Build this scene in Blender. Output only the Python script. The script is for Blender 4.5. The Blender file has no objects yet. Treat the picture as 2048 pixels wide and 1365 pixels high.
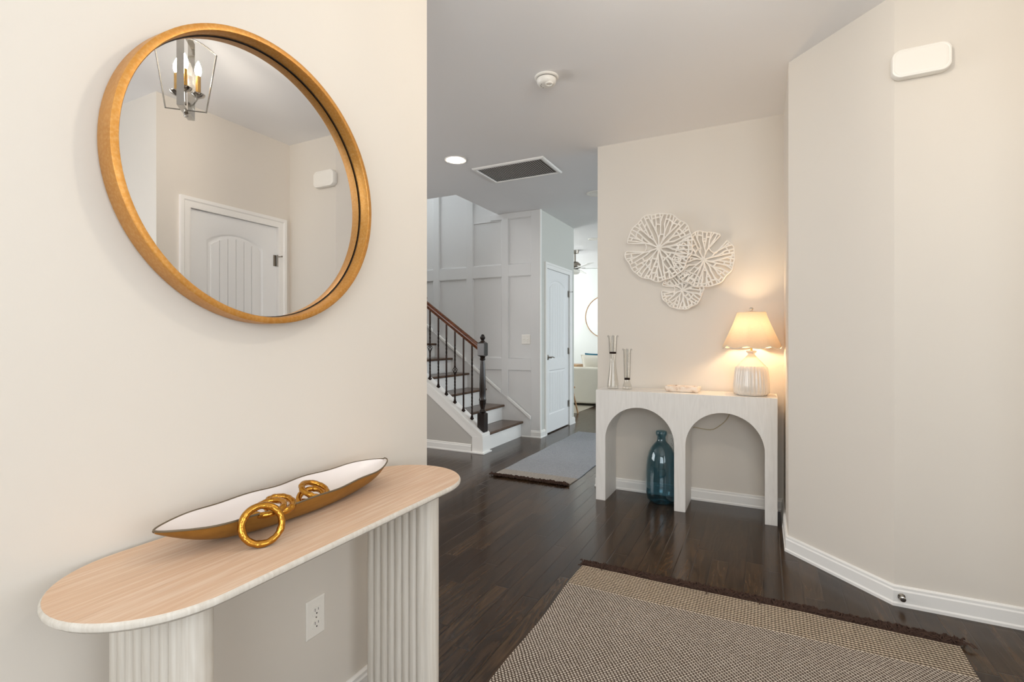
import bpy, bmesh, math, random
from mathutils import Vector, Matrix
from mathutils.geometry import tessellate_polygon

sc = bpy.context.scene
COL = sc.collection
PI = math.pi
R = math.radians
random.seed(7)

# ------------------------------------------------------------------ camera
TH = R(26.7); CH = 1.194; FP = 1000.0
cam_d = bpy.data.cameras.new('camera'); cam = bpy.data.objects.new('camera', cam_d); COL.objects.link(cam)
cam.location = (0, 0, CH); cam.rotation_euler = (R(90), 0, TH)
cam_d.sensor_width = 36; cam_d.lens = FP / 2048 * 36; cam_d.shift_y = -5.5 / 2048
cam_d.clip_start = 0.02; cam_d.clip_end = 100
sc.camera = cam

# ------------------------------------------------------------------ world, colour, lights
w = bpy.data.worlds.new('world'); sc.world = w; w.use_nodes = True
bg = w.node_tree.nodes['Background']; bg.inputs[0].default_value = (0.80, 0.90, 1.0, 1); bg.inputs[1].default_value = 1.2
vs = sc.view_settings
vs.view_transform = 'Standard'; vs.look = 'None'; vs.gamma = 1; vs.use_curve_mapping = False
vs.exposure = 0.17
try:
    sc.cycles.use_denoising = True
    sc.cycles.max_bounces = 10; sc.cycles.diffuse_bounces = 6; sc.cycles.glossy_bounces = 5
    sc.cycles.transparent_max_bounces = 16; sc.cycles.transmission_bounces = 8
    sc.cycles.sample_clamp_indirect = 6; sc.cycles.caustics_reflective = False; sc.cycles.caustics_refractive = False
except Exception:
    pass

def area(name, loc, direction, sx, sy, power, col):
    d = bpy.data.lights.new(name, 'AREA'); d.shape = 'RECTANGLE'; d.size = sx; d.size_y = sy
    d.energy = power; d.color = col
    o = bpy.data.objects.new(name, d); COL.objects.link(o); o.location = loc
    o.rotation_euler = Vector(direction).to_track_quat('-Z', 'Y').to_euler()
    return o
# daylight at the windows, plus fill lights added out of view
area('front_window_fill', (0.55, -1.50, 1.55), (0, 1, 0), 2.3, 1.5, 44, (0.93, 0.97, 1.0))  # daylight fill at an unseen window added behind the camera
area('daylight_side_window', (2.30, 0.10, 1.55), (-1, 0, 0), 1.8, 1.5, 22, (0.97, 0.98, 1.0))
area('dining_fill', (-4.85, 1.3, 1.5), (1, 0, 0), 2.5, 1.6, 60, (1.0, 0.97, 0.95))  # added fill from the dining side, its window is never seen
area('daylight_kitchen_window', (4.85, 5.6, 1.5), (-1, 0, -0.05), 2.4, 2.0, 88, (0.74, 0.88, 1.0))
area('daylight_living_window', (4.85, 8.9, 1.5), (-1, 0.1, 0.55), 2.8, 2.2, 120, (0.93, 0.98, 1.0))
area('living_side_fill', (-5.95, 8.7, 1.5), (1, -0.1, 1.3), 2.4, 1.7, 120, (0.95, 0.99, 1.0))  # added light, aimed up to brighten the living room ceiling and far wall
area('stairwell_fill', (-5.85, 5.0, 4.2), (1, 0, -0.5), 0.8, 1.2, 45, (0.88, 0.96, 1.0))  # fill light added to brighten the stairwell, no window stands here

# ------------------------------------------------------------------ tagging helpers
def tag(o, label=None, cat=None, group=None, kind=None):
    if label: o['label'] = label
    if cat: o['category'] = cat
    if group: o['group'] = group
    if kind: o['kind'] = kind
    return o
def thing(name, loc, label, cat, rz=0, group=None):
    o = bpy.data.objects.new(name, None); COL.objects.link(o); o.empty_display_size = 0.1
    o.location = loc; o.rotation_euler = (0, 0, rz)
    return tag(o, label, cat, group)

class MB:
    """collects faces and links them as one mesh object"""
    def __init__(self): self.v = []; self.f = []
    def add(self, vs, fs):
        n = len(self.v); self.v += [tuple(p) for p in vs]; self.f += [tuple(i + n for i in f) for f in fs]; return self
    def box(self, x0, x1, y0, y1, z0, z1):
        vs = [(x, y, z) for z in (z0, z1) for y in (y0, y1) for x in (x0, x1)]
        return self.add(vs, [(0,2,3,1),(4,5,7,6),(0,1,5,4),(2,6,7,3),(0,4,6,2),(1,3,7,5)])
    def obox(self, c, ax, ay, az, sx, sy, sz):
        c = Vector(c); ax = Vector(ax).normalized()*sx/2; ay = Vector(ay).normalized()*sy/2; az = Vector(az).normalized()*sz/2
        vs = [c + ax*i + ay*j + az*k for k in (-1,1) for j in (-1,1) for i in (-1,1)]
        return self.add(vs, [(0,2,3,1),(4,5,7,6),(0,1,5,4),(2,6,7,3),(0,4,6,2),(1,3,7,5)])
    def prism(self, pts, z0, z1, fn=None):
        """pts 2-D outline (CCW); fn maps (u,v,w)->xyz"""
        fn = fn or (lambda u, v, w: (u, v, w))
        n = len(pts)
        vs = [fn(p[0], p[1], z0) for p in pts] + [fn(p[0], p[1], z1) for p in pts]
        fs = [(i, (i+1) % n, n+(i+1) % n, n+i) for i in range(n)]
        tris = tessellate_polygon([[Vector((p[0], p[1], 0)) for p in pts]])
        fs += [tuple(t) for t in tris] + [tuple(n+i for i in reversed(t)) for t in tris]
        return self.add(vs, fs)
    def loft(self, rings, close=True, cap0=True, cap1=True):
        n = len(rings[0]); vs = [p for r_ in rings for p in r_]; fs = []
        for k in range(len(rings)-1):
            for i in range(n if close else n-1):
                j = (i+1) % n
                fs.append((k*n+i, k*n+j, (k+1)*n+j, (k+1)*n+i))
        if cap0: fs.append(tuple(reversed(range(n))))
        if cap1: fs.append(tuple((len(rings)-1)*n+i for i in range(n)))
        return self.add(vs, fs)
    def lathe(self, prof, c=(0,0,0), n=32, cap0=True, cap1=True, axis='z', mod=None):
        rings = []
        for r_, z in prof:
            ring = []
            for i in range(n):
                a = 2*PI*i/n; rr = r_*(mod(a, z) if mod else 1)
                p = (rr*math.cos(a), rr*math.sin(a), z)
                if axis == 'x': p = (p[2], p[0], p[1])
                if axis == 'y': p = (p[1], p[2], p[0])
                ring.append((c[0]+p[0], c[1]+p[1], c[2]+p[2]))
            rings.append(ring)
        return self.loft(rings, True, cap0, cap1)
    def tube(self, pts, r, n=8, closed=False, rf=None, caps=True):
        pts = [Vector(p) for p in pts]; m = len(pts); rings = []; prev = None
        for k in range(m):
            if closed: t = pts[(k+1) % m] - pts[k-1]
            else: t = pts[min(k+1, m-1)] - pts[max(k-1, 0)]
            if t.length < 1e-9: t = Vector((0,0,1))
            t.normalize()
            if prev is None:
                a = Vector((0,0,1)) if abs(t.z) < .9 else Vector((1,0,0))
                u = t.cross(a).normalized()
            else:
                u = prev - t*prev.dot(t)
                if u.length < 1e-6: u = t.orthogonal()
                u.normalize()
            prev = u; v = t.cross(u)
            rr = rf(k/(m if closed else m-1), k) * r if rf else r
            rings.append([pts[k] + (u*math.cos(2*PI*i/n) + v*math.sin(2*PI*i/n))*rr for i in range(n)])
        if closed: rings.append(rings[0]); return self.loft(rings, True, False, False)
        return self.loft(rings, True, caps, caps)
    def sphere(self, c, r, n=20, sz=1.0):
        k = n//2
        prof = [(max(r*math.sin(PI*i/k), 1e-4), -r*sz*math.cos(PI*i/k)) for i in range(k+1)]
        return self.lathe(prof, c, n)
    def sweep(self, path, prof, side=1):
        """profile (outward distance d, height z) swept along a 2-D polyline with mitres; outward = left*side"""
        n = len(path); rings = []
        P = [Vector(p) for p in path]
        for i in range(n):
            d0 = (P[i]-P[i-1]).normalized() if i > 0 else (P[1]-P[0]).normalized()
            d1 = (P[i+1]-P[i]).normalized() if i < n-1 else d0
            n0 = Vector((-d0.y, d0.x))*side; n1 = Vector((-d1.y, d1.x))*side
            m = (n0+n1).normalized(); m = m / max(m.dot(n0), .2)
            rings.append([(P[i].x + m.x*d, P[i].y + m.y*d, z) for d, z in prof])
        return self.loft(rings)
    def build(self, name, m, parent=None, bevel=0, smooth=0, seg=2, sub=0, label=None, kind=None):
        me = bpy.data.meshes.new(name); me.from_pydata(self.v, [], self.f); me.update()
        bm = bmesh.new(); bm.from_mesh(me)
        bmesh.ops.remove_doubles(bm, verts=bm.verts, dist=1e-6)
        bmesh.ops.recalc_face_normals(bm, faces=bm.faces); bm.to_mesh(me); bm.free()
        o = bpy.data.objects.new(name, me); COL.objects.link(o)
        if m: me.materials.append(m)
        if parent: o.parent = parent
        if smooth:
            me.shade_smooth(); me.set_sharp_from_angle(angle=R(smooth))
        if bevel:
            b = o.modifiers.new('bevel', 'BEVEL'); b.width = bevel; b.segments = seg; b.limit_method = 'ANGLE'; b.angle_limit = R(40)
            b.harden_normals = False
        if sub:
            s = o.modifiers.new('sub', 'SUBSURF'); s.levels = sub; s.render_levels = sub
        if label: o['label'] = label
        if kind: o['kind'] = kind
        return o

def struct(name, mb, m, **k): return mb.build(name, m, kind='structure', **k)

# ------------------------------------------------------------------ materials
def lin(c): c /= 255.0; return c/12.92 if c <= .04045 else ((c+.055)/1.055)**2.4
def rgb(r, g, b): return (lin(r), lin(g), lin(b), 1)
class NT:
    def __init__(s, name):
        s.m = bpy.data.materials.new(name); s.m.use_nodes = True; s.t = s.m.node_tree
        s.b = s.t.nodes['Principled BSDF']; s.out = s.t.nodes['Material Output']
    def n(s, typ, **kw):
        x = s.t.nodes.new(typ)
        for k, v in kw.items(): setattr(x, k, v)
        return x
    def l(s, a, b): s.t.links.new(a, b)
    def inp(s, sock, v):
        if hasattr(v, 'is_output') or hasattr(v, 'links'): s.l(v, sock)
        else: sock.default_value = v
    def math(s, op, a, b=None, c=None):
        x = s.n('ShaderNodeMath', operation=op); s.inp(x.inputs[0], a)
        if b is not None: s.inp(x.inputs[1], b)
        if c is not None: s.inp(x.inputs[2], c)
        return x.outputs[0]
    def coord(s, which='Object'): return s.n('ShaderNodeTexCoord').outputs[which]
    def mapping(s, vec, scale=(1,1,1), rot=(0,0,0), loc=(0,0,0)):
        x = s.n('ShaderNodeMapping'); s.l(vec, x.inputs[0]); x.inputs['Scale'].default_value = scale
        x.inputs['Rotation'].default_value = rot; x.inputs['Location'].default_value = loc; return x.outputs[0]
    def noise(s, vec, scale=5, detail=3, rough=.5, dist=0):
        x = s.n('ShaderNodeTexNoise'); s.l(vec, x.inputs['Vector']); x.inputs['Scale'].default_value = scale
        x.inputs['Detail'].default_value = detail; x.inputs['Roughness'].default_value = rough; x.inputs['Distortion'].default_value = dist
        return x.outputs[0]
    def ramp(s, fac, stops):
        x = s.n('ShaderNodeValToRGB'); s.l(fac, x.inputs[0]); e = x.color_ramp.elements
        while len(e) < len(stops): e.new(.5)
        for i, (p, c) in enumerate(stops): e[i].position = p; e[i].color = c
        return x.outputs[0]
    def mix(s, fac, a, b, mode='MIX'):
        x = s.n('ShaderNodeMix', data_type='RGBA', blend_type=mode)
        s.inp(x.inputs[0], fac); s.inp(x.inputs[6], a); s.inp(x.inputs[7], b); return x.outputs[2]
    def bump(s, h, strength=.2, dist=.002):
        x = s.n('ShaderNodeBump'); s.l(h, x.inputs['Height']); x.inputs['Strength'].default_value = strength
        x.inputs['Distance'].default_value = dist; s.l(x.outputs[0], s.b.inputs['Normal'])
    def set(s, base=None, rough=None, metal=None, spec=None, coat=None):
        if base is not None: s.inp(s.b.inputs['Base Color'], base)
        if rough is not None: s.inp(s.b.inputs['Roughness'], rough)
        if metal is not None: s.b.inputs['Metallic'].default_value = metal
        if spec is not None: s.b.inputs['Specular IOR Level'].default_value = spec
        if coat is not None: s.b.inputs['Coat Weight'].default_value = coat; s.b.inputs['Coat Roughness'].default_value = .1
        return s.m

def paint(name, c, rough=.6, bump=.05, scale=350, var=.03):
    t = NT(name); v = t.coord()
    nz = t.noise(v, 1.3, 2)
    dark = tuple(x*(1-var) for x in c[:3]) + (1,)
    t.set(t.mix(nz, dark, c), rough)
    if bump: t.bump(t.noise(v, scale, 2), bump, .001)
    return t.m
M = {}
M['wall'] = paint('greige_wall_paint', rgb(222, 215, 205), .55)
M['hall'] = paint('grey_hall_paint', rgb(205, 205, 198), .6)
M['room'] = paint('pale_room_paint', rgb(232, 234, 230), .6)
M['panel'] = paint('white_panel_paint', rgb(222, 221, 220), .45, .02)
M['ceiling'] = paint('ceiling_paint', rgb(241, 240, 240), .8, .08)
M['trim'] = paint('white_gloss_trim', rgb(242, 240, 236), .3, 0)
M['door'] = paint('white_door_paint', rgb(238, 238, 237), .35, .05, 200)
M['stairgrey'] = paint('grey_stair_wall_paint', rgb(190, 186, 180), .6)
M['plastic'] = paint('white_plastic', rgb(240, 236, 228), .35, 0, var=.0)
M['cord'] = paint('translucent_gold_cord', rgb(196, 180, 140), .3, 0)
M['duct'] = paint('grey_brown_duct', rgb(112, 104, 94), .7, 0)
M['slot'] = paint('dark_slot', rgb(40, 36, 34), .6, 0, var=0)

def metal(name, c, rough, bump=0, bscale=60):
    t = NT(name); v = t.coord(); nz = t.noise(v, 18, 4)
    t.set(t.mix(nz, tuple(x*.8 for x in c[:3]) + (1,), c), rough, 1.0)
    if bump: t.bump(t.noise(v, bscale, 2), bump, .004)
    return t.m
M['chrome'] = metal('polished_nickel', rgb(205, 200, 192), .12)
M['nickel'] = metal('satin_nickel', rgb(150, 142, 132), .32)
M['brass'] = metal('brass', rgb(214, 170, 96), .22)
M['iron'] = metal('dark_bronze_iron', rgb(44, 34, 30), .4)
M['ringgold'] = metal('hammered_gold', rgb(196, 140, 58), .2, .5, 70)

def goldframe():
    t = NT('gilded_frame'); v = t.coord(); nz = t.noise(t.mapping(v, (1,1,1)), 9, 5, .6)
    sp = t.ramp(t.noise(v, 160, 2), [(.40, (0,0,0,1)), (.75, (1,1,1,1))])
    c = t.mix(nz, rgb(176, 116, 42), rgb(222, 160, 78)); c = t.mix(t.math('MULTIPLY', sp, .25), c, rgb(236, 200, 140))
    t.set(c, .42, .55); return t.m
M['frame'] = goldframe()
def boatgold():
    t = NT('brushed_bronze_gold'); v = t.coord(); nz = t.noise(t.mapping(v, (8, 2, 8)), 6, 5, .65)
    t.set(t.mix(nz, rgb(132, 92, 36), rgb(184, 138, 66)), .45, .6); t.bump(t.noise(v, 90, 3), .15, .001); return t.m
M['boat'] = boatgold()
M['enamel'] = paint('white_enamel', rgb(238, 230, 226), .25, 0)
M['rim'] = paint('dark_rim', rgb(98, 84, 62), .5, 0)
def mirror():
    t = NT('mirror_glass'); t.set(rgb(218, 218, 219), .0, 1.0); return t.m
M['mirror'] = mirror()

def glass(name, tint, gloss=1.0, edge=.0, tr=1.0):
    """thin glass: what passes straight through plus a fresnel reflection"""
    t = NT(name); t.t.nodes.remove(t.b)
    tr_ = t.n('ShaderNodeBsdfTransparent'); tr_.inputs[0].default_value = tint
    gl = t.n('ShaderNodeBsdfGlossy'); gl.inputs['Roughness'].default_value = .03
    lw_ = t.n('ShaderNodeLayerWeight'); lw_.inputs[0].default_value = .5
    f = t.math('MINIMUM', t.math('MULTIPLY', t.math('MULTIPLY_ADD', t.math('POWER', lw_.outputs['Facing'], 4.0), .80, .045), gloss), .8)
    mx = t.n('ShaderNodeMixShader'); t.l(f, mx.inputs[0]); t.l(tr_.outputs[0], mx.inputs[1]); t.l(gl.outputs[0], mx.inputs[2])
    t.l(mx.outputs[0], t.out.inputs[0]); return t.m
M['glass'] = glass('clear_glass', (.985, .985, .98, 1))
M['vase'] = glass('clear_vase_glass', (.965, .965, .955, 1), 1.1)
M['pane'] = glass('window_glass', (.97, .98, .98, 1))
def edge_glass():
    t = NT('polished_glass_edge'); t.set(rgb(170, 166, 158), .12, .7, .8); return t.m
M['gedge'] = edge_glass()
M['blue'] = glass('blue_bottle_glass', (.62, .765, .81, 1), 1.5)

def emis(name, c, s):
    t = NT(name); t.t.nodes.remove(t.b); e = t.n('ShaderNodeEmission'); e.inputs[0].default_value = c; e.inputs[1].default_value = s
    t.l(e.outputs[0], t.out.inputs[0]); return t.m
M['candle'] = emis('candle_bulb_glow', (1, .90, .76, 1), 560)
M['lampbulb'] = emis('lamp_bulb_glow', (1, .70, .40, 1), 175)
M['downlight'] = emis('downlight_glow', (1, .90, .80, 1), 130)

def floor_mat():
    t = NT('dark_oak_floorboards'); v = t.coord('Object'); s = t.n('ShaderNodeSeparateXYZ'); t.l(v, s.inputs[0])
    X, Y = s.outputs[0], s.outputs[1]
    W, L = .083, 1.05
    rx = t.math('DIVIDE', X, W); row = t.math('FLOOR', rx); fx = t.math('FRACT', rx)
    wn = t.n('ShaderNodeTexWhiteNoise', noise_dimensions='1D'); t.l(row, wn.inputs['W'])
    ry = t.math('ADD', t.math('DIVIDE', Y, L), t.math('MULTIPLY', wn.outputs[0], 7.3)); cell = t.math('FLOOR', ry); fy = t.math('FRACT', ry)
    cv = t.n('ShaderNodeCombineXYZ'); t.l(row, cv.inputs[0]); t.l(cell, cv.inputs[1])
    wn2 = t.n('ShaderNodeTexWhiteNoise', noise_dimensions='2D'); t.l(cv.outputs[0], wn2.inputs['Vector'])
    rnd = wn2.outputs[0]
    # grain, shifted per board
    sh = t.n('ShaderNodeVectorMath', operation='MULTIPLY_ADD'); t.l(wn2.outputs[1], sh.inputs[0]); sh.inputs[1].default_value = (9, 9, 9); t.l(v, sh.inputs[2])
    g1 = t.noise(t.mapping(sh.outputs[0], (70, 3.5, 1)), 1, 4, .6)
    g2 = t.noise(t.mapping(sh.outputs[0], (12, 1.3, 1)), 1.0, 2, .5, .8)
    rings = t.math('FRACT', t.math('MULTIPLY', g2, 9))
    rings = t.math('ABSOLUTE', t.math('SUBTRACT', rings, .5))
    base = t.ramp(rnd, [(0, rgb(52, 37, 25)), (.5, rgb(63, 46, 31)), (1, rgb(76, 57, 39))])
    gr = t.math('ADD', t.math('MULTIPLY', g1, .6), t.math('MULTIPLY', rings, .55))
    col = t.mix(t.ramp(gr, [(.30, (0,0,0,1)), (.72, (1,1,1,1))]), tuple(.50*x for x in (1,1,1)) + (1,), (1.42, 1.38, 1.30, 1))
    col = t.mix(1.0, base, col, 'MULTIPLY')
    ex = t.math('MINIMUM', fx, t.math('SUBTRACT', 1, fx)); ey = t.math('MINIMUM', fy, t.math('SUBTRACT', 1, fy))
    gx = t.math('LESS_THAN', ex, .0105); gy = t.math('LESS_THAN', ey, .0012)
    gap = t.math('MAXIMUM', gx, gy)
    col = t.mix(gap, col, rgb(14, 9, 7))
    t.set(col, t.math('ADD', t.math('MULTIPLY', g1, .12), .14), 0, .32)
    bx = t.math('MINIMUM', t.math('MULTIPLY', ex, 25), 1.0); by = t.math('MINIMUM', t.math('MULTIPLY', ey, 250), 1.0)
    h = t.math('ADD', t.math('MINIMUM', bx, by), t.math('MULTIPLY', g1, .25))
    t.bump(h, .35, .0012)
    return t.m
M['floor'] = floor_mat()

def wood(name, c0, c1, c2, axis, rough=.5, fine=1.0, bump=.2, rg_w=.45):
    """straight grain along one axis, streaks plus slow colour drift"""
    t = NT(name); v = t.coord(); lo, hi = 2.0*fine, 75.0*fine
    sc_ = {'x': (lo, hi, hi), 'y': (hi, lo, hi), 'z': (hi, hi, lo)}[axis]
    s2 = {'x': (1.2, 9, 9), 'y': (9, 1.2, 9), 'z': (9, 9, 1.2)}[axis]
    a = t.noise(t.mapping(v, sc_), 1, 5, .65, .3); b = t.noise(t.mapping(v, s2), 1, 3, .5, 1.0)
    rg = t.math('ABSOLUTE', t.math('SUBTRACT', t.math('FRACT', t.math('MULTIPLY', b, 10)), .5))
    f = t.math('ADD', t.math('MULTIPLY', a, .75), t.math('MULTIPLY', rg, rg_w))
    c = t.ramp(f, [(.28, c0), (.52, c1), (.76, c2)])
    t.set(c, rough); t.bump(a, bump, .002); return t.m
def oak_top():
    t = NT('bleached_oak_top'); v = t.coord()
    a = t.noise(t.mapping(v, (130, 4.5, 30)), 1, 4, .6, .2); b = t.noise(t.mapping(v, (16, 1.4, 9)), 1, 3, .5, 1.2)
    rg = t.math('ABSOLUTE', t.math('SUBTRACT', t.math('FRACT', t.math('MULTIPLY', b, 9)), .5))
    big = t.noise(v, 3.2, 2)
    c = t.mix(big, rgb(214, 176, 146), rgb(224, 194, 164))
    c = t.mix(t.ramp(a, [(.45, (0,0,0,1)), (.68, (.65,.65,.65,1))]), c, rgb(236, 216, 196))
    c = t.mix(t.math('MULTIPLY', rg, .18), c, rgb(200, 164, 134))
    c = t.mix(t.ramp(t.noise(t.mapping(v, (260, 9, 30)), 1, 2), [(.60, (0,0,0,1)), (.76, (.35,.35,.35,1))]), c, rgb(176, 138, 108))
    t.set(c, .55); t.bump(a, .35, .0015); return t.m
M['oak'] = oak_top()
M['whitewash'] = wood('whitewashed_leg_wood', rgb(200, 192, 180), rgb(212, 206, 196), rgb(221, 217, 208), 'z', .65, 1.5, .3, .2)
M['whiteoak'] = wood('white_painted_grained_wood', rgb(226, 223, 218), rgb(232, 229, 224), rgb(236, 234, 230), 'z', .45, 1.6, .15)
M['tread'] = wood('brown_stair_tread', rgb(62, 43, 30), rgb(84, 60, 42), rgb(106, 78, 56), 'y', .25, .5, .1)
M['rail'] = wood('red_brown_handrail', rgb(58, 28, 14), rgb(92, 48, 22), rgb(122, 68, 34), 'x', .22, .5, .05)
M['newel'] = wood('dark_stained_newel', rgb(20, 13, 11), rgb(30, 20, 15), rgb(46, 29, 20), 'z', .2, .5, .05)
M['tan'] = wood('tan_wood', rgb(150, 112, 76), rgb(180, 140, 98), rgb(205, 170, 130), 'x', .5, .5, .1)
def fabric(name, c, scale=700, bump=.5, var=.12):
    t = NT(name); v = t.coord(); a = t.noise(t.mapping(v, (1, 1, .25)), scale, 2); b = t.noise(v, 6, 3)
    dk = tuple(x*(1-var) for x in c[:3]) + (1,)
    t.set(t.mix(t.math('MULTIPLY_ADD', a, .6, t.math('MULTIPLY', b, .4)), dk, c), .9); t.b.inputs['Specular IOR Level'].default_value = .15
    t.bump(a, bump, .001); return t.m
M['sofa'] = fabric('pale_slipcover', rgb(220, 214, 200))
M['pillow'] = fabric('white_pillow', rgb(226, 220, 208))
M['teal'] = fabric('teal_cushion', rgb(52, 112, 134))
M['fringe'] = fabric('dark_fringe_yarn', rgb(70, 53, 45))
M['livrug'] = fabric('pale_living_rug', rgb(176, 168, 152), 90)
def marble():
    t = NT('cream_marble'); v = t.coord(); n = t.noise(v, 16, 5, .6, 1.2)
    t.set(t.ramp(n, [(.32, rgb(160, 128, 104)), (.46, rgb(226, 208, 190)), (.7, rgb(240, 232, 222))]), .3); return t.m
M['marble'] = marble()
def ceramic():
    t = NT('glazed_white_ceramic'); v = t.coord(); t.set(t.mix(t.noise(v, 9, 2), rgb(214, 204, 192), rgb(232, 226, 216)), .12, 0, .6, .6); return t.m
M['ceramic'] = ceramic()
def shade():
    t = NT('linen_lampshade'); v = t.coord(); t.t.nodes.remove(t.b)
    a = t.noise(t.mapping(v, (60, 60, 900)), 1, 2); b_ = t.noise(t.mapping(v, (700, 700, 60)), 1, 2)
    c = t.mix(t.math('MULTIPLY_ADD', a, .6, t.math('MULTIPLY', b_, .4)), rgb(188, 166, 142), rgb(224, 206, 182))
    d = t.n('ShaderNodeBsdfDiffuse'); tl = t.n('ShaderNodeBsdfTranslucent'); t.l(c, d.inputs[0]); t.l(c, tl.inputs[0])
    mx = t.n('ShaderNodeMixShader'); mx.inputs[0].default_value = .11; t.l(d.outputs[0], mx.inputs[1]); t.l(tl.outputs[0], mx.inputs[2])
    t.l(mx.outputs[0], t.out.inputs[0]); return t.m
M['shade'] = shade()
M['art'] = paint('distressed_white_metal', rgb(246, 241, 233), .5, .3, 120, .06)

def rug_mat(name, y_in, sgn, blue_lit=False):
    """flat weave: dashed cream picks on brown; near y_in*sgn a banded border"""
    t = NT(name); v = t.coord(); s = t.n('ShaderNodeSeparateXYZ')
    wob = t.noise(v, 7, 2); wv = t.n('ShaderNodeVectorMath', operation='MULTIPLY_ADD'); cb = t.n('ShaderNodeCombineXYZ')
    wob2 = t.math('MULTIPLY_ADD', t.noise(v, 160, 1), .28, wob); t.l(wob2, cb.inputs[0]); t.l(wob2, cb.inputs[1]); t.l(cb.outputs[0], wv.inputs[0]); wv.inputs[1].default_value = (.012, .012, 0); t.l(v, wv.inputs[2])
    t.l(wv.outputs[0], s.inputs[0]); X, Y = s.outputs[0], s.outputs[1]
    ry = t.math('DIVIDE', Y, .0098); row = t.math('FLOOR', ry); fy = t.math('SUBTRACT', t.math('FRACT', ry), .5)
    rx = t.math('ADD', t.math('DIVIDE', X, .0150), t.math('MULTIPLY', row, .5)); fx = t.math('SUBTRACT', t.math('FRACT', rx), .5)
    fy2 = t.math('ADD', fy, t.math('MULTIPLY', fx, .35))
    d = t.math('ADD', t.math('POWER', t.math('MULTIPLY', t.math('ABSOLUTE', fx), 2.35), 2.0), t.math('POWER', t.math('MULTIPLY', t.math('ABSOLUTE', fy2), 2.5), 2.0))
    field = t.ramp(d, [(.50, (1,1,1,1)), (1.0, (0,0,0,1))])
    by = t.math('SUBTRACT', t.math('FRACT', t.math('DIVIDE', Y, .0155)), .5); ab = t.math('ABSOLUTE', by)
    bx = t.math('ABSOLUTE', t.math('SUBTRACT', t.math('FRACT', t.math('DIVIDE', X, .013)), .5))
    line = t.ramp(t.math('ADD', ab, t.math('MULTIPLY', t.math('SUBTRACT', bx, .25), -.42)), [(.17, (1,1,1,1)), (.28, (0,0,0,1))])
    isb = t.math('GREATER_THAN', t.math('MULTIPLY', t.math('SUBTRACT', Y, y_in), sgn), 0)
    pat = t.mix(isb, field, line)
    tone = t.math('MULTIPLY_ADD', t.noise(v, 55.0, 1), .8, t.math('MULTIPLY_ADD', t.noise(v, 3.0, 3), .5, -.15))
    fld = t.mix(tone, rgb(214, 202, 187), rgb(234, 225, 212)); dk = t.mix(tone, rgb(84, 71, 62), rgb(104, 90, 80))
    if blue_lit: fld = t.mix(tone, rgb(212, 215, 218), rgb(228, 230, 232)); dk = t.mix(tone, rgb(126, 129, 136), rgb(144, 147, 154))  # blue daylight on the runner is put into its yarn colours
    brd = t.mix(tone, rgb(210, 192, 166), rgb(226, 212, 190))
    fib = t.noise(v, 900, 2)
    light = t.mix(isb, fld, brd); c = t.mix(pat, dk, light); c = t.mix(t.math('MULTIPLY', fib, .7), c, t.mix(1.0, c, (.6, .58, .56, 1), 'MULTIPLY'))
    t.set(c, .95); t.b.inputs['Specular IOR Level'].default_value = .1
    t.bump(pat, .8, .004); return t.m

# ------------------------------------------------------------------ the rooms
H = 2.74
XL = -1.2; YE = 1.63                        # foyer left wall face and its end
YB = 3.92; XR = 0.125; YR1 = 3.20; XA = 0.525; YA = 2.78; XC = 1.03; YC = 1.795
HX, HY = -2.385, 5.5                        # corner of the panelled wall and the closet door wall
HY2 = 6.68
OX = -2.96; OY = 4.54                       # stairwell opening

f = MB().box(-6.2, 5.2, -1.9, 10.9, -.12, 0); struct('floor', f, M['floor'])
c = MB()
c.box(-6.2, 5.2, -1.9, OY, H, H+.28); c.box(OX, 5.2, OY, HY+.12, H, H+.28); c.box(-6.2, 5.2, HY+.12, 10.9, H, H+.28)
struct('ceiling', c, M['ceiling'])
b = MB().box(XL-.14, XL, -1.74, YE, 0, H); struct('wall_left', b, M['wall'])
b = MB().box(-1.197, XR+.14, YB, YB+.14, 0, H); struct('wall_back', b, M['wall'])
b = MB().box(XR, XR+.14, YR1, YB, 0, H); struct('wall_return', b, M['wall'])
q = .14*math.tan(R(22.5))
b = MB().prism([(XR, YR1), (XA, YA), (XA+q*.99, YA+.14), (XR+.14, YR1+q)], 0, H); struct('wall_angled', b, M['wall'])
b = MB().box(XA, XC+.14, YA, YA+.14, 0, H); struct('wall_right', b, M['wall'])
# closet wall with its door opening (seen in the round mirror)
D0, D1, DH = 2.00, 2.67, 2.06
b = MB().box(XC, XC+.12, YC, D0-.011, 0, H).box(XC, XC+.12, D1+.011, YA, 0, H).box(XC, XC+.12, D0-.011, D1+.011, DH+.011, H); struct('wall_closet', b, M['wall'])
b = MB().box(XC+.12, 2.54, YC, YC+.14, 0, H); struct('wall_recess', b, M['wall'])
b = MB().box(2.4, 2.54, -1.74, -.85, 0, H).box(2.4, 2.54, 1.0, YC, 0, H).box(2.4, 2.54, -.85, 1.0, 0, .75).box(2.4, 2.54, -.85, 1.0, 2.35, H)
struct('wall_side', b, M['wall'])
b = MB().box(XL, -.65, -1.74, -1.6, 0, H).box(1.75, 2.4, -1.74, -1.6, 0, H).box(-.65, 1.75, -1.74, -1.6, 0, .75).box(-.65, 1.75, -1.74, -1.6, 2.35, H)
struct('wall_front', b, M['wall'])
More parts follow.
